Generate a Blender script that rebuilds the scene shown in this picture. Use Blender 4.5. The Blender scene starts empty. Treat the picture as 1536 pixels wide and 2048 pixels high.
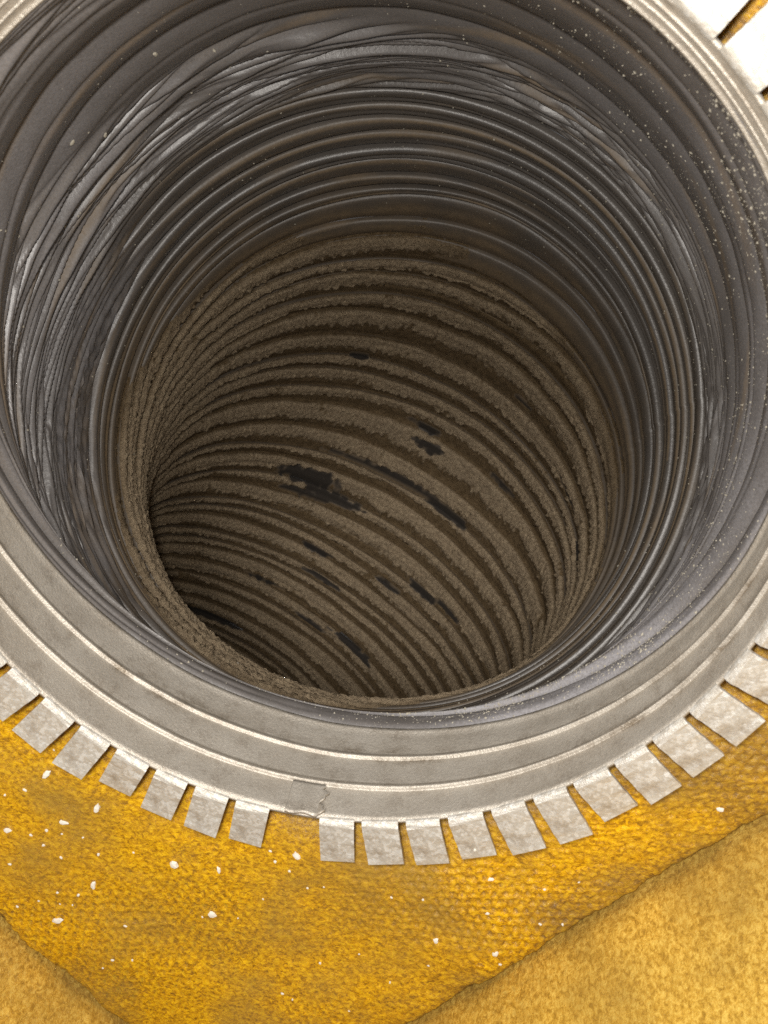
import bpy, math, random
import numpy as np
from mathutils import Matrix, Vector

random.seed(7)
rng = np.random.default_rng(11)
U = 0.1                     # collar radius in metres; all shapes below are in collar radii, times U
scene = bpy.context.scene
col = scene.collection

# ------------------------------------------------------------------ camera
CAM_R = np.array([[0.99090133, 0.0, 0.13459031],
                  [-0.05702272, 0.90581368, 0.41982137],
                  [-0.12191375, -0.42367626, 0.89757198]])      # camera axes in world (columns)
CAM_P = np.array([0.35477, 0.61160, 1.54740]) * U
cam_d = bpy.data.cameras.new('camera')
cam = bpy.data.objects.new('camera', cam_d)
col.objects.link(cam)
M4 = Matrix([[*CAM_R[i], CAM_P[i]] for i in range(3)] + [[0, 0, 0, 1]])
cam.matrix_world = M4
cam_d.sensor_fit = 'HORIZONTAL'
cam_d.sensor_width = 36.0
cam_d.lens = 36.0 * 1631.25 / 1536.0
cam_d.clip_start = 0.005
cam_d.clip_end = 50
cam_d.dof.use_dof = True
cam_d.dof.focus_distance = 0.27
cam_d.dof.aperture_fstop = 42.0
scene.camera = cam

# ------------------------------------------------------------------ light
world = bpy.data.worlds.new('World')
scene.world = world
world.use_nodes = True
bg = world.node_tree.nodes['Background']
bg.inputs[0].default_value = (0.94, 0.95, 1.0, 1)
bg.inputs[1].default_value = 0.20

def area(name, loc, target, size, power, color):
    l = bpy.data.lights.new(name, 'AREA')
    l.shape = 'DISK'; l.size = size; l.energy = power; l.color = color
    o = bpy.data.objects.new(name, l); col.objects.link(o)
    o.location = loc
    d = Vector(target) - Vector(loc)
    o.rotation_euler = d.to_track_quat('-Z', 'Y').to_euler()
    return o

def cam_to_world(v):
    return CAM_P + CAM_R @ (np.array(v) * U)

area('phone_flash', cam_to_world((-0.12, 0.18, 0.05)), (0.0, -0.02, -0.05), 0.018, 0.58, (1.0, 0.95, 0.88))
area('ceiling_lamp', (0.10, 0.85, 1.20), (0, 0, 0), 0.4, 12.5, (1.0, 0.96, 0.91))

scene.view_settings.view_transform = 'Standard'
scene.view_settings.look = 'None'
scene.view_settings.gamma = 1.0
scene.view_settings.exposure = 0.0
scene.cycles.max_bounces = 4
scene.cycles.use_adaptive_sampling = True
scene.cycles.use_denoising = False

# ------------------------------------------------------------------ helpers
PI = math.pi

def sm(x):
    x = np.clip(x, 0, 1)
    return x * x * (3 - 2 * x)

_tabs = {}
def perlin(x, y, py=None, seed=0):
    """gradient noise, periodic in y when py is given; about -1..1"""
    if seed not in _tabs:
        g = np.random.default_rng(1000 + seed)
        a = g.random(65536).astype(np.float32) * 2 * PI
        _tabs[seed] = (np.cos(a), np.sin(a))
    gx, gy = _tabs[seed]
    x = np.asarray(x, np.float32); y = np.asarray(y, np.float32)
    x, y = np.broadcast_arrays(x, y)
    xi = np.floor(x).astype(np.int64); yi = np.floor(y).astype(np.int64)
    xf = x - xi; yf = y - yi
    u = xf * xf * xf * (xf * (xf * 6 - 15) + 10)
    v = yf * yf * yf * (yf * (yf * 6 - 15) + 10)
    def corner(dx, dy):
        yy = yi + dy
        if py: yy = yy % py
        h = ((xi + dx) * 73856093 ^ yy * 19349663 ^ ((xi + dx) * 83492791 >> 7)) & 65535
        return gx[h] * (xf - dx) + gy[h] * (yf - dy)
    n0 = corner(0, 0) * (1 - u) + corner(1, 0) * u
    n1 = corner(0, 1) * (1 - u) + corner(1, 1) * u
    return (n0 * (1 - v) + n1 * v) * 1.5

def fbm(x, y, py=None, seed=0, octv=3):
    r = 0; a = 1.0; t = 0
    for o in range(octv):
        k = 2 ** o
        r = r + a * perlin(x * k, y * k, py * k if py else None, seed + o * 17)
        t += a; a *= 0.55
    return r / t

def grid_faces(nr, nc, wrap):
    i = np.arange(nr - 1)[:, None]
    j = np.arange(nc if wrap else nc - 1)[None, :]
    j2 = (j + 1) % nc
    f = np.stack([i * nc + j, i * nc + j2, (i + 1) * nc + j2, (i + 1) * nc + j], -1)
    return f.reshape(-1, 4)

def mesh_obj(name, V, F, mat, parent=None, smooth=True, attrs=None, flip=False):
    """V (n,3) in collar radii, F (m,4|3)"""
    V = np.asarray(V, np.float32) * U
    F = np.asarray(F, np.int32)
    if flip: F = F[:, ::-1]
    used = np.zeros(len(V), bool); used[F.ravel()] = True
    if not used.all():
        remap = np.cumsum(used) - 1
        F = remap[F].astype(np.int32); V = V[used]
        if attrs: attrs = {k: a[used] for k, a in attrs.items()}
    me = bpy.data.meshes.new(name)
    k = F.shape[1]
    me.vertices.add(len(V)); me.vertices.foreach_set('co', V.ravel())
    me.loops.add(F.size); me.loops.foreach_set('vertex_index', np.ascontiguousarray(F).ravel())
    me.polygons.add(len(F))
    me.polygons.foreach_set('loop_start', np.arange(len(F), dtype=np.int32) * k)
    me.polygons.foreach_set('loop_total', np.full(len(F), k, np.int32))
    me.polygons.foreach_set('use_smooth', np.full(len(F), smooth))
    me.update(calc_edges=True)
    if attrs:
        for n_, a in attrs.items():
            at = me.attributes.new(n_, 'FLOAT', 'POINT')
            at.data.foreach_set('value', np.asarray(a, np.float32).ravel())
    me.materials.append(mat)
    o = bpy.data.objects.new(name, me); col.objects.link(o)
    if parent: o.parent = parent
    return o

def tag(o, label=None, cat=None, group=None, kind=None):
    if label: o['label'] = label
    if cat: o['category'] = cat
    if group: o['group'] = group
    if kind: o['kind'] = kind
    return o

def empty(name, loc=(0, 0, 0)):
    o = bpy.data.objects.new(name, None); col.objects.link(o)
    o.location = loc; o.empty_display_size = 0.02
    return o

# ------------------------------------------------------------------ materials
class NT:
    def __init__(s, name):
        s.m = bpy.data.materials.new(name); s.m.use_nodes = True
        s.t = s.m.node_tree; s.b = s.t.nodes['Principled BSDF']
        s.tc = s.t.nodes.new('ShaderNodeTexCoord')
    def n(s, typ, **kw):
        x = s.t.nodes.new(typ)
        for k, v in kw.items(): setattr(x, k, v)
        return x
    def link(s, a, b): s.t.links.new(a, b)
    def noise(s, scale, detail=4, rough=0.55, vec=None, dist=0.0):
        x = s.n('ShaderNodeTexNoise')
        x.inputs['Scale'].default_value = scale; x.inputs['Detail'].default_value = detail
        x.inputs['Roughness'].default_value = rough; x.inputs['Distortion'].default_value = dist
        s.link(vec or s.tc.outputs['Object'], x.inputs['Vector'])
        return x.outputs['Fac']
    def voro(s, scale, feat='F1', out='Distance', vec=None):
        x = s.n('ShaderNodeTexVoronoi', feature=feat)
        x.inputs['Scale'].default_value = scale
        s.link(vec or s.tc.outputs['Object'], x.inputs['Vector'])
        return x.outputs[out]
    def ramp(s, fac, stops):
        x = s.n('ShaderNodeValToRGB'); e = x.color_ramp.elements
        while len(e) < len(stops): e.new(0.5)
        for i, (p, c) in enumerate(stops):
            e[i].position = p
            e[i].color = (*c, 1) if isinstance(c, tuple) else (c, c, c, 1)
        s.link(fac, x.inputs[0]); return x.outputs[0]
    def mix(s, fac, a, b, mode='MIX'):
        x = s.n('ShaderNodeMix', data_type='RGBA', blend_type=mode)
        for v, i in ((fac, 0), (a, 6), (b, 7)):
            if hasattr(v, 'is_linked'): s.link(v, x.inputs[i])
            elif isinstance(v, tuple): x.inputs[i].default_value = (*v, 1)
            else: x.inputs[i].default_value = v
        return x.outputs[2]
    def math(s, op, a, b=0.0, clamp=False):
        x = s.n('ShaderNodeMath', operation=op, use_clamp=clamp)
        for v, i in ((a, 0), (b, 1)):
            if hasattr(v, 'is_linked'): s.link(v, x.inputs[i])
            else: x.inputs[i].default_value = v
        return x.outputs[0]
    def attr(s, name):
        x = s.n('ShaderNodeAttribute', attribute_name=name); return x.outputs['Fac']
    def bump(s, h, strength, dist, prev=None):
        x = s.n('ShaderNodeBump'); x.inputs['Strength'].default_value = strength
        x.inputs['Distance'].default_value = dist
        s.link(h, x.inputs['Height'])
        if prev: s.link(prev, x.inputs['Normal'])
        return x.outputs[0]
    def out(s, color=None, rough=None, metal=None, normal=None, spec=None):
        for v, k in ((color, 'Base Color'), (rough, 'Roughness'), (metal, 'Metallic'), (normal, 'Normal'), (spec, 'Specular IOR Level')):
            if v is None: continue
            if hasattr(v, 'is_linked'): s.link(v, s.b.inputs[k])
            elif isinstance(v, tuple): s.b.inputs[k].default_value = (*v, 1)
            else: s.b.inputs[k].default_value = v
        return s.m

def mat_liner():
    t = NT('black_film')
    f = t.attr('film')
    spk = t.noise(900, 5, 0.7)
    film = t.math('MULTIPLY', f, t.ramp(spk, [(0.25, 0.55), (0.65, 1.0)]), True)
    base = t.mix(t.noise(60, 3), (0.072, 0.063, 0.055), (0.122, 0.108, 0.096))
    base = t.mix(t.attr('bare'), base, (0.012, 0.008, 0.005))
    brown = t.mix(t.noise(220, 5, 0.7), (0.10, 0.068, 0.034), (0.34, 0.24, 0.135))
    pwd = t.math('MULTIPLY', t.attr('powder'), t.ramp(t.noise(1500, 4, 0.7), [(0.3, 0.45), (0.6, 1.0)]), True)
    base = t.mix(pwd, base, (0.34, 0.33, 0.345))  # pale dust, and the film's sheen painted in as a lavender tint
    c = t.mix(film, base, brown)
    # fine pale powder everywhere
    pw = t.ramp(t.noise(2600, 2, 0.6), [(0.60, 0.0), (0.74, 1.0)])
    c = t.mix(t.math('MULTIPLY', pw, 0.20), c, (0.36, 0.31, 0.24))
    ro = t.mix(film, (0.38, 0.38, 0.38), (0.85, 0.85, 0.85))
    ro = t.mix(t.attr('bare'), ro, (0.9, 0.9, 0.9))
    nb = t.bump(spk, 0.25, 0.0004)
    nb = t.bump(t.noise(160, 3), 0.15, 0.001, nb)
    return t.out(c, ro, 0.0, nb, 0.75)

def mat_dust():
    t = NT('packed_dust')
    a = t.noise(1100, 6, 0.75)
    c = t.ramp(t.noise(420, 6, 0.72), [(0.30, (0.31, 0.225, 0.135)), (0.5, (0.57, 0.435, 0.28)), (0.68, (0.76, 0.60, 0.39))])
    c = t.mix(t.math('MULTIPLY', t.noise(45, 3), 0.5), c, (0.36, 0.28, 0.20))
    sm_ = t.ramp(t.noise(300, 5, 0.7), [(0.3, (0.13, 0.086, 0.042)), (0.7, (0.29, 0.205, 0.115))])
    cb = t.ramp(t.attr('crumb'), [(0.15, 0.0), (0.75, 1.0)])
    c = t.mix(cb, sm_, c)
    vo = t.n('ShaderNodeTexVoronoi', feature='DISTANCE_TO_EDGE'); vo.inputs['Scale'].default_value = 420
    wv = t.n('ShaderNodeVectorMath', operation='ADD'); nz = t.n('ShaderNodeTexNoise'); nz.inputs['Scale'].default_value = 500
    sc = t.n('ShaderNodeVectorMath', operation='SCALE'); sc.inputs['Scale'].default_value = 0.004
    t.link(t.tc.outputs['Object'], nz.inputs['Vector']); t.link(nz.outputs['Color'], sc.inputs[0]); t.link(sc.outputs[0], wv.inputs[0]); t.link(t.tc.outputs['Object'], wv.inputs[1]); t.link(wv.outputs[0], vo.inputs['Vector'])
    nb = t.bump(t.math('MULTIPLY', t.ramp(vo.outputs['Distance'], [(0.0, 0.0), (0.22, 1.0)]), cb), 0.7, 0.0018)
    nb = t.bump(a, 1.0, 0.0016, nb)
    nb = t.bump(t.noise(2400, 3, 0.7), 0.8, 0.0009, nb)
    return t.out(c, 0.95, 0.0, nb, 0.15)

def mat_zinc(name='galvanised_steel', tabs=False):
    t = NT(name)
    g = t.noise(1300, 5, 0.7)
    big = t.noise(55, 4, 0.6)
    c = t.mix(t.ramp(big, [(0.3, 0.0), (0.7, 1.0)]), (0.49, 0.44, 0.37), (0.62, 0.575, 0.505)) if not tabs else t.mix(big, (0.55, 0.515, 0.45), (0.65, 0.615, 0.55))
    if tabs:
        sp = t.voro(1100, out='Color')
        bw = t.n('ShaderNodeRGBToBW'); t.link(sp, bw.inputs[0])
        c = t.mix(t.ramp(bw.outputs[0], [(0.45, 0.0), (0.75, 1.0)]), c, (0.76, 0.745, 0.70))
        c = t.mix(t.ramp(t.noise(170, 5, 0.7), [(0.56, 0.0), (0.72, 0.7)]), c, (0.40, 0.33, 0.24))
    dirt = t.ramp(t.noise(150, 8, 0.8), [(0.50, 0.0), (0.66, 1.0)])
    c = t.mix(t.math('MULTIPLY', dirt, 0.45), c, (0.23, 0.18, 0.13))
    c = t.mix(t.math('MULTIPLY', t.ramp(g, [(0.45, 0.0), (0.75, 1.0)]), 0.45), c, (0.66, 0.62, 0.54))
    c = t.mix(t.math('MULTIPLY', t.attr('soil'), t.ramp(t.noise(900, 5, 0.75), [(0.35, 0.2), (0.6, 1.0)]), True), c, (0.20, 0.155, 0.105))
    ro = t.mix(g, (0.30, 0.30, 0.30), (0.58, 0.58, 0.58))
    nb = t.bump(g, 0.45, 0.0006)
    return t.out(c, ro, 0.50 if not tabs else 0.35, nb, 0.5)

def mat_board(name, dark, mid, light):
    t = NT(name)
    mp = t.n('ShaderNodeMapping'); mp.inputs['Scale'].default_value = (1.0, 1.35, 1.0)
    mp.inputs['Rotation'].default_value = (0, 0, 0.5)
    t.link(t.tc.outputs['Object'], mp.inputs['Vector'])
    fine = t.noise(640, 7, 0.75, mp.outputs[0], 0.5)
    c = t.ramp(fine, [(0.39, dark), (0.49, mid), (0.59, light)])
    patch = t.ramp(t.noise(28, 4, 0.6), [(0.42, 0.0), (0.68, 1.0)])
    c = t.mix(t.math('MULTIPLY', patch, 0.72), c, (0.33, 0.205, 0.045))
    pit = t.attr('pit')
    c = t.mix(t.math('MULTIPLY', pit, 0.85), c, (0.20, 0.12, 0.04))
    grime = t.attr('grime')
    c = t.mix(t.math('MULTIPLY', grime, t.ramp(fine, [(0.3, 1.0), (0.7, 0.45)]), True), c, (0.13, 0.085, 0.045))  # dirt, plus the painted shade round the collar
    nb = t.bump(fine, 0.28, 0.0006)
    nb = t.bump(t.noise(1900, 3, 0.7, mp.outputs[0]), 0.5, 0.0006, nb)
    return t.out(c, 0.28, 0.0, nb, 0.42)

def mat_plain(name, a, b, scale=900, rough=0.8):
    t = NT(name)
    n = t.noise(scale, 4, 0.6)
    return t.out(t.mix(n, a, b), rough, 0.0, t.bump(n, 0.4, 0.0004), 0.3)

M_LINER = mat_liner()
M_DUST = mat_dust()
M_ZINC = mat_zinc()
M_TAB = mat_zinc('spangled_galvanised_steel', True)
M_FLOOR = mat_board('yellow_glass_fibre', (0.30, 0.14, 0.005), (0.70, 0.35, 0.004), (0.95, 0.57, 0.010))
M_WALL = mat_board('yellow_glass_fibre_facing', (0.44, 0.245, 0.032), (0.74, 0.44, 0.062), (0.94, 0.645, 0.135))  # paler tint of the same board for the side panels
M_FLAKE = mat_plain('white_plaster', (0.80, 0.77, 0.68), (0.86, 0.84, 0.78))
M_GRIT = mat_plain('pale_grit', (0.36, 0.33, 0.26), (0.52, 0.48, 0.40), 4000)

# ------------------------------------------------------------------ box of yellow board
WR_N, WR_D = np.array([0.700, -0.714]), 1.412      # lower-right side wall: outward normal, distance
WL_N, WL_D = np.array([-0.840, -0.5425]), 1.825    # lower-left side wall
box = empty('duct_board_box', (0, 0, -0.02))
tag(box, 'yellow glass fibre duct board box around the metal collar', 'duct box')
box_off = np.array([0, 0, 0.2])

def pits(u, v, sp, amt_seed):
    wu = u / sp + 0.5 * perlin(u * 2.5, v * 2.5, None, 51)
    wv = v / sp + 0.5 * perlin(u * 2.5 + 9, v * 2.5, None, 52)
    wu = wu + 0.5 * (np.floor(wv) % 2)
    fu = wu - np.floor(wu) - 0.5; fv = wv - np.floor(wv) - 0.5
    d = np.sqrt(fu * fu + fv * fv)
    amt = np.clip(0.35 + 1.3 * fbm(u * 1.6, v * 1.6, None, amt_seed, 2), 0, 1)
    return np.exp(-(d / 0.22) ** 2) * amt

def board_height(u, v, amp=1.0):
    n1 = fbm(u * 14, v * 22, None, 61, 4)
    n2 = fbm(u * 60, v * 90, None, 62, 2)
    n0 = fbm(u * 2.2, v * 2.2, None, 63, 2)
    return amp * (0.005 * n1 + 0.005 * n2 + 0.022 * n0)

def build_floor():
    nth, nr = 1000, 120
    # put more columns on the side that faces the picture's lower edge
    tt = np.linspace(0, 1, nth, endpoint=False)
    th = -PI / 2 + 2 * PI * (tt - 0.5) + 0.62 * np.sin(2 * PI * (tt - 0.5))*(-1) * -1 * -1
    c, s = np.cos(th), np.sin(th)
    rm = np.full(nth, 9.0)
    for N, D in ((WR_N, WR_D), (WL_N, WL_D), (-WR_N, 1.55), (-WL_N, 1.55)):
        k = c * N[0] + s * N[1]
        rm = np.where(k > 1e-6, np.minimum(rm, (D - 0.004) / np.maximum(k, 1e-6)), rm)
    f = np.linspace(0, 1, nr)[:, None] ** 1.15
    r = 1.012 + (rm[None] - 1.012) * f
    x = r * c; y = r * s
    p = pits(x, y, 0.031, 71) * 0.9
    h = board_height(x, y) - 0.012 * p
    h = h - 0.05 * np.exp(-((r - 1.0) / 0.085) ** 2)
    # distance to the two seams: the board's edge rounds down into the joint
    dR = WR_D - (x * WR_N[0] + y * WR_N[1]); dL = WL_D - (x * WL_N[0] + y * WL_N[1])
    jag = 0.018 * fbm(x * 9, y * 9, None, 81, 3)
    e = np.exp(-np.maximum(np.minimum(dR, dL) + jag, 0) / 0.014)
    h = h - 0.018 * e
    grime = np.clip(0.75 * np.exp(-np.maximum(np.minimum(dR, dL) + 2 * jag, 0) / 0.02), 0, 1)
    grime = np.maximum(grime, 1.0 * np.exp(-((r - 1.0) / 0.10) ** 2))  # shade under the tabs painted as a dark ring round the hole
    streak = np.clip(fbm(x * 1.6 + y * 1.1, y * 3.0 - x * 1.6, None, 83, 4) * 1.6 - 0.22 + 0.30 * sm((x + 0.2) / 1.0), 0, 0.55)
    grime = np.maximum(grime, streak)
    V = np.stack([x, y, h - 0.045], -1).reshape(-1, 3)
    F = grid_faces(nr, nth, True)
    # edge skirt: hole wall and outer rim down to the board's thickness
    n = len(V)
    inner = V[:nth].copy(); inner[:, 2] = -0.3
    outer = V[(nr - 1) * nth:].copy(); outer[:, 2] = -0.3
    V = np.concatenate([V, inner, outer])
    j = np.arange(nth); j2 = (j + 1) % nth
    F = np.concatenate([F, np.stack([n + j, n + j2, j2, j], 1),
                        np.stack([(nr - 1) * nth + j, (nr - 1) * nth + j2, n + nth + j2, n + nth + j], 1),
                        np.stack([n + j2, n + j, n + nth + j, n + nth + j2], 1)])
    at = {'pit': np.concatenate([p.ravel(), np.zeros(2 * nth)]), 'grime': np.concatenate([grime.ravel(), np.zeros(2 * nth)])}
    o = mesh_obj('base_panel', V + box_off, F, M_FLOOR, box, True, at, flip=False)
    return o

def build_wall(N, D, a0, a1, H, lean):
    """side panel standing on the floor's edge, running from a0 to a1 along the seam"""
    T = np.array([-N[1], N[0]])
    nu, nv = int((a1 - a0) / 0.010), int(H / 0.010)
    a = np.linspace(a0, a1, nu)[None]; z = np.linspace(-0.16, H, nv)[:, None]
    p = pits(a + 0 * z, z + 0 * a, 0.031, 75)
    h = board_height(a * 1.0 + 40 + 0 * z, z + 7 + 0 * a, 0.9) - 0.012 * p
    e = np.exp(-np.maximum(z + 0.05 + 0.012 * fbm(a * 11, z * 11, None, 85, 3), 0) / 0.03)
    off = -0.6 * h + 0.004 * np.minimum(e, 1.5) + lean * np.maximum(z, 0)
    x = N[0] * (D + off) + T[0] * a; y = N[1] * (D + off) + T[1] * a
    zz = z + 0 * a
    V = np.stack([x, y, zz], -1).reshape(-1, 3)
    F = grid_faces(nv, nu, False)
    n = len(V)
    back = V + np.array([N[0], N[1], 0]) * 0.25
    idx = np.arange(n).reshape(nv, nu)
    ring = np.concatenate([idx[0], idx[1:, -1], idx[-1, -2::-1], idx[-2:0:-1, 0]])
    r2 = np.roll(ring, -1)
    skirt = np.stack([ring, ring + n, r2 + n, r2], 1)
    corner = np.array([[idx[0, 0], idx[-1, 0], idx[-1, -1], idx[0, -1]]]) + n
    F = np.concatenate([F, skirt, corner])
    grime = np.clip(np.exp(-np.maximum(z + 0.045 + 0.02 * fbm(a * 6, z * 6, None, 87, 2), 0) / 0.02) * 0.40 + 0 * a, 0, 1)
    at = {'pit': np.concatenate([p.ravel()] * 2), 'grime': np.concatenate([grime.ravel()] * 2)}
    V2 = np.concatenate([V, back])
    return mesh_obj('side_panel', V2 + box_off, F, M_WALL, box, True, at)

build_floor()
build_wall(WR_N, WR_D, -1.75, 1.55, 1.0, 0.10)
build_wall(WL_N, WL_D, -1.6, 1.72, 0.9, 0.10)

# ------------------------------------------------------------------ metal collar with bent tabs
collar = empty('start_collar')
tag(collar, 'round galvanised steel start collar with bent-out tabs set in yellow board', 'duct collar')

def edge_shift(t):
    d = np.mod(t, 2 * PI) - 2.35
    return 0.0703 * np.cos(t) + 0.1265 * np.sin(t) + 0.085 * np.exp(-(d / 0.5) ** 2)

def edge_depth(t):
    return 0.2017 - edge_shift(t)

def build_collar():
    nth = 640
    t = np.linspace(0, 2 * PI, nth, endpoint=False)
    h = edge_depth(t)
    fr = np.concatenate([np.linspace(0, 0.28, 6), np.linspace(0.29, 0.40, 22), np.linspace(0.43, 0.61, 5), np.linspace(0.625, 0.735, 22), np.linspace(0.77, 1.0, 9)])
    dent = 0.004 * fbm(fr[:, None] * 3, (t / (2 * PI) * 14)[None], 14, 21, 2)
    prof = np.zeros_like(fr)
    for c0, w, a in ((0.325, 0.018, 0.011), (0.66, 0.017, 0.009)):
        up = sm((fr - (c0 - w * 1.3)) / (w * 0.6)); dn = 1 - sm((fr - c0 + w * .3) / (w * 3.5))
        prof += a * up * dn
    r = 1.0 - 0.025 * fr[:, None] - prof[:, None] * np.clip(h[None] / 0.22, 0.35, 1) + dent - 0.006 * sm((fr[:, None] - 0.93) / 0.07)
    z = -fr[:, None] * h[None]
    V = np.stack([r * np.cos(t), r * np.sin(t), z - 0.008 + 0 * r], -1)
    Vo = V.copy(); k = 0.008
    Vo[..., 0] += k * np.cos(t); Vo[..., 1] += k * np.sin(t)
    nr = len(fr); n = nr * nth
    A = V.reshape(-1, 3); B = Vo.reshape(-1, 3)
    F = grid_faces(nr, nth, True)
    j = np.arange(nth); j2 = (j + 1) % nth
    last = (nr - 1) * nth
    F = np.concatenate([F, F[:, ::-1] + n,
                        np.stack([last + j, last + j2, n + last + j2, n + last + j], 1),
                        np.stack([j2, j, n + j, n + j2], 1)])
    rag = np.clip(fbm(fr[:, None] * 14, (t / (2 * PI) * 60)[None], 60, 25, 4) * 2.0 + 0.25, 0, 1)
    big = np.clip(fbm(fr[:, None] * 2, (t / (2 * PI) * 9)[None], 9, 26, 2) * 2.0 + 0.5, 0, 1)
    soil = np.zeros((nr, nth))
    for c0 in (0.325, 0.66): soil = np.maximum(soil, np.exp(-((fr[:, None] - c0 - 0.05) / 0.07) ** 2) + 0.9 * np.exp(-((fr[:, None] - c0 + 0.03) / 0.025) ** 2))
    soil = np.clip(soil * rag * big + 0.6 * rag * sm((fr[:, None] - 0.93) / 0.07), 0, 1).ravel()
    return mesh_obj('collar_wall', np.concatenate([A, B]), F, M_ZINC, collar, True, {'soil': np.concatenate([soil, soil])})
build_collar()

PITCH = 2 * PI / 56
PHASE = math.radians(-83.34)

def tab_mesh(name, w, L, lift, curl, nick=0.0, rnd=0):
    """tab along +x from the bend at x=0; bend is a quarter-round coming up out of the collar wall"""
    th = 0.010
    rb = 0.018
    prof = []
    for k in range(6):                       # quarter round: from collar wall (down) to flat
        a = PI / 2 * k / 5
        prof.append((rb * (1 - math.cos(a)), -0.016 + rb * math.sin(a), math.cos(a), -math.sin(a)))
    x0, z0 = prof[-1][:2]
    for k in range(1, 8):
        f = k / 7
        prof.append((x0 + (L - x0) * f, z0 + lift * f + curl * f * f, 0.0, -1.0))
    wob = [0.004 * math.sin(2.1 * k + rnd) for k in range(len(prof))]
    V = []; F = []
    cols = 5
    for side in (0, 1):
        for k, (x, z, nx, nz) in enumerate(prof):
            for c in range(cols):
                v = (c / (cols - 1) - 0.5) * w
                ww = wob[k] * (c / (cols - 1) - 0.5)
                xx = x
                if nick and c == cols - 1 and 8 <= k <= 9: v -= nick
                V.append((xx + (nx * th if side else 0), v, z + ww * min(1, k / 6) + (nz * th if side else 0)))
    np_ = len(prof); n = np_ * cols
    for k in range(np_ - 1):
        for c in range(cols - 1):
            a = k * cols + c
            F.append((a, a + cols, a + cols + 1, a + 1))
            F.append((n + a + 1, n + a + cols + 1, n + a + cols, n + a))
    for k in range(np_ - 1):
        for c in (0, cols - 1):
            a = k * cols + c; b = a + cols
            F.append((a, n + a, n + b, b) if c else (b, n + b, n + a, a))
    for c in range(cols - 1):
        a = (np_ - 1) * cols + c
        F.append((a, n + a, n + a + 1, a + 1))
        F.append((c + 1, n + c + 1, n + c, c))
    return V, F

for i in range(56):
    # tab i sits between slot i and slot i+1
    ang = PHASE + (i + 0.5) * PITCH
    deg = (math.degrees(ang)) % 360
    k = ((i + 28) % 56) - 28
    if k == -3: continue                      # the tab torn away at the lap seam
    lift = random.uniform(-0.010, 0.012); curl = random.uniform(-0.008, 0.008)
    if 0 <= k <= 14: lift += 0.010
    L = 0.140 - 0.014 * max(0, min(1, (k - 3) / 4)) * (1 if k < 20 else 0) + random.uniform(-0.005, 0.005)
    w = PITCH * (0.82 + random.uniform(-0.045, 0.03))
    nick = 0.0
    V, F = tab_mesh('tab', w, L, lift, curl, nick, i)
    o = mesh_obj('tab', V, F, M_TAB, collar, False)
    o.location = (0.9985 * U * math.cos(ang), 0.9985 * U * math.sin(ang), 0.006 * U)
    o.rotation_euler = (random.uniform(-0.03, 0.03), 0, ang + random.uniform(-0.025, 0.025))

def build_lap():
    """the collar's overlapped end: a second sheet lying inside the wall between the mouth and the first bead"""
    a0, a1 = PHASE - 2.75 * PITCH, PHASE - 1.9 * PITCH
    nt, nz = 26, 14
    t = np.linspace(a0, a1, nt)[None]; f = np.linspace(0.0, 0.30, nz)[:, None]
    right = 0.008 * np.sin(f * 40) + 0.006 * np.sin(f * 95)
    t = t + right * ((t - a0) / (a1 - a0)) ** 3
    hh = edge_depth(t)
    r = 0.990 - 0.025 * f + 0.004 * np.sin(9 * (t - a0) / (a1 - a0)) * (1 - f / .3)
    r = r - 0.012 * sm(((t - a0) / (a1 - a0) - 0.86) / 0.14) * (1 - f / 0.34)
    z = -f * hh - 0.004
    V = np.stack([r * np.cos(t), r * np.sin(t), z + 0 * r], -1)
    Vo = V.copy(); Vo[..., 0] += .007 * np.cos(t); Vo[..., 1] += .007 * np.sin(t)
    F = grid_faces(nz, nt, False); n = nz * nt
    idx = np.arange(n).reshape(nz, nt)
    ring = np.concatenate([idx[0], idx[1:, -1], idx[-1, -2::-1], idx[-2:0:-1, 0]]); r2 = np.roll(ring, -1)
    F = np.concatenate([F, F[:, ::-1] + n, np.stack([r2, ring, ring + n, r2 + n], 1)])
    o = mesh_obj('lap_seam', np.concatenate([V.reshape(-1, 3), Vo.reshape(-1, 3)]), F, M_ZINC, collar)
    o['label'] = 'torn overlapping seam of the sheet at the collar mouth'
build_lap()

# ------------------------------------------------------------------ flexible duct
RT = CAM_R                                     # camera -> world rotation
AX = np.array([0.12191375, 0.42367626, -0.89757198])
KEYS = [(0, AX), (.1, AX), (.6, (.05, .06, -1)), (1.6, (.08, -.10, -1)), (2.7, (-.38, -.8, -.6)), (3.3, (-.52, -.8, -.25)), (7, (-.8, -.5, -.3))]
S_END = 7.0

def path():
    n = 1401
    ks = np.array([k[0] for k in KEYS]); kd = np.array([k[1] for k in KEYS], float)
    kd /= np.linalg.norm(kd, axis=1)[:, None]
    s = np.linspace(0, S_END, n)
    D = np.stack([np.interp(s, ks, kd[:, i]) for i in range(3)], 1)
    w = np.hanning(61); w /= w.sum()
    Dp = np.concatenate([np.repeat(D[:1], 30, 0), D, np.repeat(D[-1:], 30, 0)])
    D = np.stack([np.convolve(Dp[:, i], w, 'valid') for i in range(3)], 1)
    D = D @ RT.T
    D /= np.linalg.norm(D, axis=1)[:, None]
    P = np.array([0, 0, -0.2017]) + np.concatenate([[[0, 0, 0]], np.cumsum((D[1:] + D[:-1]) / 2, 0) * (s[1] - s[0])])
    X = np.zeros_like(D); u = np.array([1., 0, 0])
    for i in range(n):
        u = u - D[i] * (u @ D[i]); u /= np.linalg.norm(u); X[i] = u
    Y = -np.cross(D, X)
    return s, P, D, X, Y
PS, PP, PD, PX, PY = path()

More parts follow.
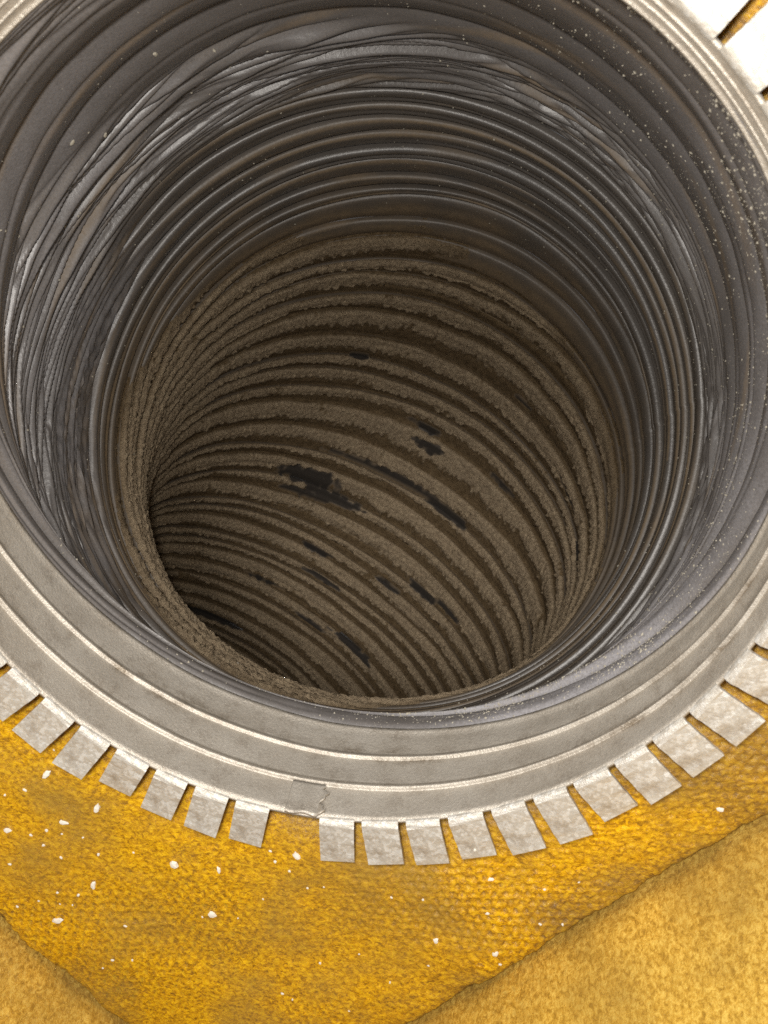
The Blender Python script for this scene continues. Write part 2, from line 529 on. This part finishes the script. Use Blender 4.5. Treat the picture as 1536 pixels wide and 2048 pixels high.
def lerp(A, s):
    q = np.clip(s / S_END * (len(PS) - 1), 0, len(PS) - 1.001)
    i = q.astype(np.int64); w = (q - i)[..., None]
    return A[i] * (1 - w) + A[i + 1] * w

def tube(s, t, inward):
    """points at path length s, angle t, pushed inward by 'inward'"""
    rad = 0.995 + 0.125 * sm(s / 1.0) - inward + 0.055 * sm(s / 0.9) * np.exp(-((np.mod(t, 2 * PI) - 3.75) / 0.8) ** 2) + 0.03 * sm(s / 0.9) * np.exp(-((np.mod(t, 2 * PI) - 5.2) / 0.7) ** 2)
    P = lerp(PP, s); X = lerp(PX, s); Y = lerp(PY, s)
    V = P + rad[..., None] * (X * np.cos(t)[..., None] + Y * np.sin(t)[..., None])
    w = 1 - sm(s / 0.6)
    V[..., 2] += w * edge_shift(t)
    return V

NT_ = 1000
TH = np.linspace(0, 2 * PI, NT_, endpoint=False)
def ty(freq, t=None): return (TH if t is None else t) / (2 * PI) * freq

# dust starts at this path length, by angle
_da = np.radians([0, 45, 75, 90, 110, 135, 160, 180, 205, 225, 245, 265, 285, 315, 340, 360])
_ds = np.array([1.90, 1.82, 1.77, 1.73, 1.70, 1.62, 1.52, 1.40, 1.32, 1.22, 1.18, 1.35, 1.7, 1.95, 1.96, 1.90])
def dust_start(t): return np.interp(np.mod(t, 2 * PI), _da, _ds)

S_SLEEVE = 0.98
RIB0 = S_SLEEVE
RIB_PITCH = 0.084
NRIB = 41

_rr = random.Random(5)
_p = [0.082 * _rr.uniform(0.82, 1.18) if q < 12 else 0.092 * _rr.uniform(0.6, 1.45) for q in range(60)]
SEAMS = np.concatenate([[0.0], np.cumsum(_p)])
def seam_s(k, t):
    """path length of the crease between rib k-1 and k"""
    k = np.asarray(k, float)
    jit = 0.025 * perlin(k * 0.77 + 3.3, ty(3, t), 3, 31) + 0.012 * perlin(k * 1.31 + 8.1, ty(9, t), 9, 32)
    return RIB0 + np.interp(k, np.arange(61), SEAMS) + jit

def fold_ridges(s, t):
    """wrinkle field of the slack film: long cushions between sharp crossing creases"""
    q1 = s + 0.085 * np.sin(2 * t + 0.5) + 0.03 * perlin(s * 2, ty(5, t), 5, 91)
    q2 = s - 0.070 * np.sin(3 * t + 1.2) + 0.03 * perlin(s * 2 + 5, ty(4, t), 4, 98)
    a = np.abs(perlin(q1 * 24, ty(4, t), 4, 92))
    b = np.abs(perlin(q2 * 22, ty(6, t), 6, 93))
    c = np.abs(perlin(q1 * 46, ty(9, t), 9, 94))
    r = np.minimum(a, b + 0.10) ** 0.75
    return 1.35 * r + 0.22 * c ** 0.8

def left_slack(s, t):
    return np.exp(-((np.mod(t, 2 * PI) - 3.15) / 0.65) ** 4) * (1 - sm((s - 1.20) / 0.12))

def rib_shape(k, f, t):
    """f 0..1 across the rib; returns path length, inward push"""
    s0 = seam_s(np.full_like(t, k), t); s1 = seam_s(np.full_like(t, k + 1), t)
    s = s0 + (s1 - s0) * f
    amp = 0.031 + 0.012 * perlin(np.full_like(t, k * 0.9), ty(5, t), 5, 33)
    e = np.abs(2 * f - 1)
    g = 1 - e ** 3.4
    # a second crease inside some ribs
    f0 = 0.62 + 0.13 * perlin(np.full_like(t, k * 1.7), ty(4, t), 4, 34)
    a2 = np.clip(0.14 + 0.9 * perlin(np.full_like(t, k * 2.3), ty(3, t), 3, 35), 0, 0.55)
    g = g - a2 * np.exp(-((f - f0) / 0.075) ** 2)
    amp = amp * (1 - 0.08 * sm((s - dust_start(t)) / 0.3))
    fine = 0.0018 * perlin(f * 5 + k * 7, ty(24, t), 24, 36)
    inward = amp * g + fine
    lean = 0.020
    if k < 5:                                  # on the left the slack film runs on over the first ribs
        wl = left_slack(s, t)
        inward = inward * (1 - wl) + wl * (0.038 * fold_ridges(s, t))
        lean = lean * (1 - wl)
    return s - lean * g, inward

def film_amount(s, t, f=None):
    """thin brown dust film on the black liner"""
    d = s - dust_start(t)
    a = sm((d + 0.36) / 0.4) * 0.75 + 0.25 * sm((d + 0.1) / 0.25)
    n = fbm(s * 9, ty(30, t), 30, 41, 3)
    a = np.clip(a + 0.75 * n * (a > 0.02), 0, 1)
    if f is not None:
        a = np.clip(a * (0.35 + 0.9 * sm((f - 0.25) / 0.5)), 0, 1)
    # long dusty streaks low on the sleeve's sides
    st = np.clip(perlin(s * 30 + 1.2 * np.sin(2 * t), ty(9, t), 9, 42) * 1.6 - 0.55, 0, 0.7)
    crest = 0
    if f is not None:
        crest = np.clip(perlin(s * 0 + np.floor(s / 0.084) * 1.9, ty(5, t), 5, 43) * 2.2 + 0.05, 0, 0.9) * np.exp(-((f - 0.25) / 0.12) ** 2)
    out = np.maximum(np.maximum(a, st * sm((s - 0.05) / 0.3)), crest)
    return np.clip(out * (1 - 0.95 * bare(s, t)), 0, 1)

BARE = [(2.97, 1.62, .055, .17), (3.03, 1.42, .030, .17), (3.06, 1.60, .025, .13), (2.815, 1.10, .024, .42),
        (2.83, .78, .020, .16), (2.57, 1.10, .020, .09), (2.633, 1.05, .028, .08), (2.578, .545, .018, .10), (2.267, .676, .013, .05),
        (2.372, 1.60, .013, .05), (2.332, .127, .014, .13), (2.157, 6.065, .012, .10), (2.372, 6.08, .018, .08),
        (3.293, 1.34, .022, .10), (3.448, 1.226, .025, .12), (3.684, 1.523, .020, .12), (4.139, 1.69, .035, .20),
        (3.729, .80, .030, .15), (3.168, .633, .020, .10), (3.784, 1.113, .020, .10), (3.243, .851, .015, .08), (3.148, .419, .015, .10)]
def bare(s, t):
    """slits and patches deep in the duct where the dust has fallen off the black film"""
    q = np.full(np.shape(s), 9.0)
    tm = np.mod(t, 2 * PI)
    for (s0, t0, hs, ht) in BARE:
        q = np.minimum(q, ((s - s0) / (hs * 0.95)) ** 2 + ((tm - t0) / (ht * 1.25)) ** 2)
    q = np.sqrt(q) + 0.45 * fbm(s * 30, ty(110, t), 110, 105, 2)
    return sm((1.12 - q) / 0.30)

duct = empty('flexible_duct', (0, 0, -0.03))
tag(duct, 'black ribbed flexible duct hose bending away below the steel collar', 'flexible duct')
doff = np.array([0, 0, 0.3])

def build_sleeve():
    nr = 345
    g = np.linspace(0, 1, nr)[:, None]
    t = np.broadcast_to(TH[None], (nr, NT_))
    s_end = seam_s(np.zeros(NT_), TH)[None]
    s = -0.03 + (s_end + 0.03) * g + 0 * t
    # broad soft ribs next to the collar
    bp = 0.150
    warp = 0.05 * perlin(s * 2, ty(4, t), 4, 95) + 0.025 * np.sin(t + 0.6)
    ph = (s + warp) / bp + 0.35
    fr = ph - np.floor(ph)
    e = np.abs(2 * fr - 1)
    broad = 0.030 * (1 - e ** 2.4)
    lc = np.clip(0.3 + perlin(np.floor(ph) * 3.1, ty(3, t), 3, 96), 0, 1)
    broad = broad - 0.012 * lc * np.exp(-((fr - 0.42) / 0.05) ** 2)
    # where the film is slack and wrinkled
    wr0 = 0.56 + 0.05 * np.sin(2 * t + 0.4) - 0.22 * np.exp(-((np.mod(t, 2 * PI) - PI) / 0.75) ** 2)
    wz = sm((s - wr0) / 0.07) * np.maximum(1 - sm((s - (s_end - 0.06)) / 0.06), left_slack(s, t))
    near = np.exp(-((np.mod(t, 2 * PI) - 2.35) / 0.5) ** 2) * (1 - sm((s - 0.10) / 0.10))     # folds at the upper-left mouth
    wz = np.maximum(wz, near * 0.8)
    rt = np.exp(-((np.mod(t + PI, 2 * PI) - PI - 0.1) / 0.9) ** 2)
    fold = (0.050 - 0.022 * rt) * fold_ridges(s, t)
    inward = broad * (1 - wz) + fold * wz + 0.0015 * perlin(s * 30, ty(60, t), 60, 97)
    # tucked behind the collar's edge at the mouth; closes to the first crease at the end
    inward = inward * sm((s + 0.03) / 0.06) * np.maximum(1 - sm((g - 0.985) / 0.015), left_slack(s, t))
    inward = inward - 0.012 * (1 - sm((s + 0.03) / 0.03))
    V = tube(s, t, inward)
    film = film_amount(s, t)
    tt = np.mod(t + PI, 2 * PI) - PI
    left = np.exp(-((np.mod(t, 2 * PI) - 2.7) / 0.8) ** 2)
    powder = 0.14 + 0.45 * left * np.maximum(1 - sm((g - 0.75) / 0.25), left_slack(s, t)) + np.exp(-((tt + 0.95) / 0.75) ** 2) * (1 - sm((s - 0.35) / 0.7)) + 0.35 * np.exp(-((tt - 0.35) / 0.7) ** 2) * (1 - sm((s - 0.3) / 0.6))  # sheen on the left painted as tint; pale dust lower right
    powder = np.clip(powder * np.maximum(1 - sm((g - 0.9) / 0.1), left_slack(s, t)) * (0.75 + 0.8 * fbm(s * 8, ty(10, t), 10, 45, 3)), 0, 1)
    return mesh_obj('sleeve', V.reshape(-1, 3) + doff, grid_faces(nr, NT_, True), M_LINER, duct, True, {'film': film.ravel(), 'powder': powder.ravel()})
build_sleeve()

MR = 12
def build_rib(k, m, nt, t):
    f = np.linspace(0, 1, m + 1)
    f = 0.5 - 0.5 * np.cos(PI * f) * 0.45 - 0.55 * (0.5 - f) * 1.0 * 1.0 if False else f
    ff = f[:, None] + 0 * t[None]; tt = 0 * f[:, None] + t[None]
    s, inw = rib_shape(k, ff, tt)
    V = tube(s, tt, inw)
    film = film_amount(s, tt, ff)
    return mesh_obj('rib', V.reshape(-1, 3) + doff, grid_faces(m + 1, nt, True), M_LINER, duct, True, {'film': film.ravel(), 'bare': bare(s, tt).ravel(), 'powder': (0.5 * left_slack(s, tt) * (k < 5)).ravel()})  # left ribs: slack film's sheen painted as a pale tint
for k in range(NRIB):
    build_rib(k, 11 if k < 12 else 8, NT_, TH)

def build_tail():
    s0 = RIB0 + SEAMS[NRIB]
    nr, nt = 200, 160
    t = np.linspace(0, 2 * PI, nt, endpoint=False)
    s = np.linspace(s0, S_END, nr)[:, None] + 0 * t[None]
    ph = (s - s0) / RIB_PITCH; fr = ph - np.floor(ph)
    inw = 0.03 * (1 - np.abs(2 * fr - 1) ** 2.5)
    V = tube(s, t[None] + 0 * s, inw)
    mesh_obj('tail_section', V.reshape(-1, 3) + doff, grid_faces(nr, nt, True), M_LINER, duct, True, {'film': np.full(nr * nt, 0.6)})
build_tail()

# ------------------------------------------------------------------ packed dust lying in the duct
def build_dust():
    m = 14
    Vs, Ks, Cs = [], [], []
    rows = []
    def thick(s, t, f, k):
        d = s - dust_start(t) + 0.10 * fbm(s * 5, ty(16, t), 16, 101, 3)
        cover = sm((d + 0.02) / 0.26)
        kk = np.full_like(t, k)
        fc = 0.36 + 0.16 * perlin(kk * 0.83, ty(4, t), 4, 107)
        fw = 0.26 + 0.14 * perlin(kk * 1.37, ty(5, t), 5, 108)
        crest = np.exp(-((f - fc) / fw) ** 2)
        rag = fbm(s * 44, ty(240, t), 240, 102, 2)
        clump = perlin(s * 80, ty(430, t), 430, 103)
        n = 0.85 * fbm(s * 9, ty(30, t), 30, 104, 3)
        lo = fc + fw * (1.0 + 0.9 * n) + 0.20 * rag
        crumb = sm((f - 0.04 - 0.10 * n) / 0.16) * (1 - sm((f - lo) / 0.13)) * sm((n + 0.55 + 0.3 * rag) / 0.25)
        lines = perlin(s * 75, ty(7, t), 7, 109)
        th = 0.0045 + 0.0040 * lines + crumb * (0.014 + 0.012 * n + 0.005 * clump + 0.004 * rag) + 0.0015 * clump
        b = bare(s, t)
        th = th * (1 - b) - 0.012 * b
        low = np.exp(-((np.mod(t, 2 * PI) - 3.95) / 0.6) ** 2) * (1 - sm((s - 1.3) / 0.4))
        th = th + low * (0.001 + 0.014 * rag + 0.009 * clump)
        return th * cover - 0.010 * (1 - cover), np.clip(crumb + low, 0, 1) * cover
    # over the sleeve (left and lower-left only) and over the ribs
    parts = []
    ns = 70
    g = np.linspace(0.55, 0.98, ns)[:, None]
    for k in range(-2, 40):
        f = np.arange(m) / m
        ff = f[:, None] + 0 * TH[None]; tt = 0 * f[:, None] + TH[None]
        if k < 0:
            s = seam_s(np.zeros(NT_), TH)[None] + RIB_PITCH * (k + ff)
            inw = 0.050 * fold_ridges(s, tt)
        else:
            s, inw = rib_shape(k, ff, tt)
        th, cr = thick(s, tt, ff, k)
        Vs.append(tube(s, tt, inw + th)); Ks.append(th); Cs.append(cr)
    V = np.concatenate(Vs); T = np.concatenate(Ks)
    nr = len(V)
    F = grid_faces(nr, NT_, True)
    keep = (T.reshape(-1)[F] > -0.004).any(1)
    return mesh_obj('dust_layer', V.reshape(-1, 3), F[keep], M_DUST, None, True, {'crumb': np.concatenate(Cs).ravel()})
d = build_dust()
tag(d, 'crumbly brown dust caked along the inner ribs of the flexible duct', 'dust', kind='stuff')

# ------------------------------------------------------------------ grit and flakes
def chips(name, pts, nrm, size, mat, flat=0.6):
    """many tiny crumbs as one mesh: squashed octahedra sitting at pts"""
    n = len(pts)
    base = np.array([[1, 0, 0], [0, 1, 0], [-1, 0, 0], [0, -1, 0], [0, 0, 1], [0, 0, -1]], float)
    fc = np.array([[0, 1, 4], [1, 2, 4], [2, 3, 4], [3, 0, 4], [1, 0, 5], [2, 1, 5], [3, 2, 5], [0, 3, 5]])
    a = rng.random(n) * 2 * PI
    tmp = np.where(np.abs(nrm[:, 2:3]) < 0.8, np.array([[0, 0, 1.]]), np.array([[1., 0, 0]]))
    e1 = np.cross(tmp, nrm); e1 /= np.linalg.norm(e1, axis=1)[:, None]
    e2 = np.cross(nrm, e1)
    u = e1 * np.cos(a)[:, None] + e2 * np.sin(a)[:, None]; v = -e1 * np.sin(a)[:, None] + e2 * np.cos(a)[:, None]
    jit = 0.55 + 0.9 * rng.random((n, 6))
    loc = base[None] * jit[..., None] * size[:, None, None]
    V = pts[:, None] + loc[..., :1] * u[:, None] + loc[..., 1:2] * v[:, None] * 0.8 + loc[..., 2:] * nrm[:, None] * flat
    F = (fc[None] + (np.arange(n) * 6)[:, None, None]).reshape(-1, 3)
    return mesh_obj(name, V.reshape(-1, 3), F, mat, None, False)

from mathutils.bvhtree import BVHTree
def surface_hits(uv):
    """drop points on the scene where given viewing directions meet it (used once to lay crumbs on surfaces)"""
    dg = bpy.context.evaluated_depsgraph_get()
    out = []
    for (px, py) in uv:
        d = RT @ np.array([(px - 768) / 1631.25, -(py - 1024) / 1631.25, -1.0])
        ok, loc, no, idx, ob, mt = scene.ray_cast(dg, Vector(CAM_P), Vector(d).normalized())
        if ok:
            no = Vector(no)
            if no.dot(Vector(d)) > 0: no = -no
            out.append((np.array(loc) / U, np.array(no), ob.name))
        else: out.append(None)
    return out

def build_grit():
    # theta / path-length distribution over the sleeve and first ribs: thick on the right and lower right
    n = 80000
    t = rng.random(n) * 2 * PI; s = rng.random(n) ** 1.2 * 1.7
    tt = np.mod(t + PI, 2 * PI) - PI
    w = 0.06 + 1.0 * np.exp(-((tt - 0.3) / 0.7) ** 2) * np.exp(-s / 0.6) + 1.1 * np.exp(-((tt + 0.95) / 0.55) ** 2) * np.exp(-s / 0.7)
    w *= np.clip(0.55 + 1.2 * perlin(s * 7, t / (2 * PI) * 20, 20, 121), 0.05, 1.2)
    k = rng.random(n) < w
    t, s = t[k], s[k]
    i_r = s > RIB0
    # sit on the actual surface: cast outward from the path
    dg = bpy.context.evaluated_depsgraph_get()
    pts, nr_, sz = [], [], []
    P = lerp(PP, s); X = lerp(PX, s); Y = lerp(PY, s)
    for i in range(len(t)):
        d = X[i] * math.cos(t[i]) + Y[i] * math.sin(t[i])
        o_ = P[i].copy()
        if s[i] < 0.6: o_[2] += (1 - sm(s[i] / 0.6)) * edge_shift(t[i])
        ok, loc, no, idx, ob, mt = scene.ray_cast(dg, Vector(o_ * U), Vector(d), distance=1.6 * U)
        if ok and ob.name.startswith(('sleeve', 'rib', 'dust')):
            if no.dot(Vector(d)) > 0: no = -no
            pts.append(np.array(loc) / U); nr_.append(np.array(no)); sz.append(0.0012 + 0.0036 * rng.random() ** 4)
    o = chips('grit', np.array(pts), np.array(nr_), np.array(sz), M_GRIT, 0.7)
    return o

bpy.context.view_layer.update()
g = build_grit()
tag(g, 'fine pale grit sprinkled over the black duct lining', 'grit', kind='stuff')

def flake_obj(name, p, n, size, elong, rot, mat=M_FLAKE):
    k = random.randint(6, 8)
    P = []
    for i in range(k):
        a = 2 * PI * i / k + random.uniform(-0.25, 0.25)
        r = size * random.uniform(0.75, 1.15)
        x, y = r * math.cos(a) * elong, r * math.sin(a) / elong
        P.append((x * math.cos(rot) - y * math.sin(rot), x * math.sin(rot) + y * math.cos(rot)))
    V = [(x, y, 0.0) for x, y in P] + [(x * 0.8, y * 0.8, size * random.uniform(0.35, 0.5)) for x, y in P] + [(random.uniform(-.2, .2) * size, random.uniform(-.2, .2) * size, size * 0.55), (0, 0, 0)]
    F = []
    for i in range(k):
        j = (i + 1) % k
        F += [(i, j, k + j), (i, k + j, k + i), (k + i, k + j, 2 * k), (j, i, 2 * k + 1)]
    o = mesh_obj(name, V, F, mat, None, False)
    q = Vector(n).to_track_quat('Z', 'Y')
    o.rotation_euler = q.to_euler()
    o.location = Vector(p) * U
    return o

FL = [  # picture position the flake was seen at, half size in px, label
    (348, 1729, 9, 'largest white flake, below the third tab left of the gap in the tabs'),
    (187, 1769, 9, 'elongated white flake in the middle of the lower-left yellow board'),
    (117, 1840, 9, 'elongated white flake nearest the left seam of the yellow board'),
    (594, 1711, 8, 'oval white flake right below the gap in the tabs'),
    (424, 1827, 9, 'wedge-shaped white flake low on the yellow board left of centre'),
    (195, 1614, 9, 'pointed white flake just below the fourth tab left of the gap'),
    (129, 1644, 7, 'round white flake at far left, level with the flake at the picture edge'),
    (94, 1548, 9, 'white flake just below the sixth tab left of the gap'),
    (15, 1660, 7, 'white flake at the left picture edge on yellow board'),
    (438, 1740, 6, 'small white flake right of the largest flake'),
    (991, 1907, 6, 'white flake beside the middle of the lower right seam'),
    (982, 1758, 5, 'white flake below the fourth tab right of the gap'),
    (872, 1881, 6, 'narrow white flake left of the lower right seam'),
    (1440, 1617, 6, 'small white flake at the right below the right-hand tabs'),
]
SMALL = [(166,1675),(122,1715),(124,1668),(62,1670),(93,1660),(20,1728),(115,1785),(120,1808),(78,1801),(35,1813),(197,1709),(267,1705),(251,1852),(265,1920),(206,1936),(476,1836),(579,1742),(541,1702),(550,1723),(615,1776),(648,1774),(718,1908),(640,1926),(565,1987),(585,1999),(698,2022),(783,1795),(846,1799),(857,1931),(780,1965),(1000,1928),(1089,1779),(1158,1764),(1125,1849),(1080,1848),(975,1827),(157,1790),(145,1810),(87,1690),(225,1920),(526,1798),(405,1834),(950,1700),(10,1590),(108,1500),(50,1580)]
hits = surface_hits([(a, b) for a, b, _, _ in FL] + SMALL)
for (a, b, r, lab), h in zip(FL, hits):
    if h is None: continue
    p, n, ob = h
    o = flake_obj('plaster_flake', p, (0, 0, 1) if n[2] > 0.3 else n, r / 620, random.uniform(1.05, 1.6), random.uniform(0, 6))
    tag(o, lab, 'flake', 'white flakes on the yellow board')
for (a, b), h in zip(SMALL, hits[len(FL):]):
    if h is None: continue
    p, n, ob = h
    o = flake_obj('plaster_crumb', p, (0, 0, 1) if n[2] > 0.3 else n, random.uniform(2.2, 4.2) / 700, random.uniform(1.0, 1.3), random.uniform(0, 6))
    tag(o, 'tiny white crumb scattered on the yellow board', 'crumb', 'tiny white crumbs on the yellow board')

CR = [(310, 108, 7, 'pale curled crumb on the top left broad rib of the duct'),
      (145, 284, 7, 'pale crumb on the left broad rib of the duct'),
      (210, 270, 7, 'grey crumb right of the pale crumb on the left broad rib'),
      (428, 101, 5, 'pale crumb on the upper broad rib left of the middle'),
      (988, 279, 4, 'bright crumb on a black rib right of the middle'),
      (753, 540, 4, 'white crumb where the dusty ribs begin')]
for (a, b, r, lab), h in zip(CR, surface_hits([(c[0], c[1]) for c in CR])):
    if h is None: continue
    p, n, ob = h
    o = flake_obj('dust_crumb', p, n, r / 900, random.uniform(1.0, 1.4), random.uniform(0, 6), M_GRIT)
    tag(o, lab, 'crumb', 'loose crumbs on the duct lining')
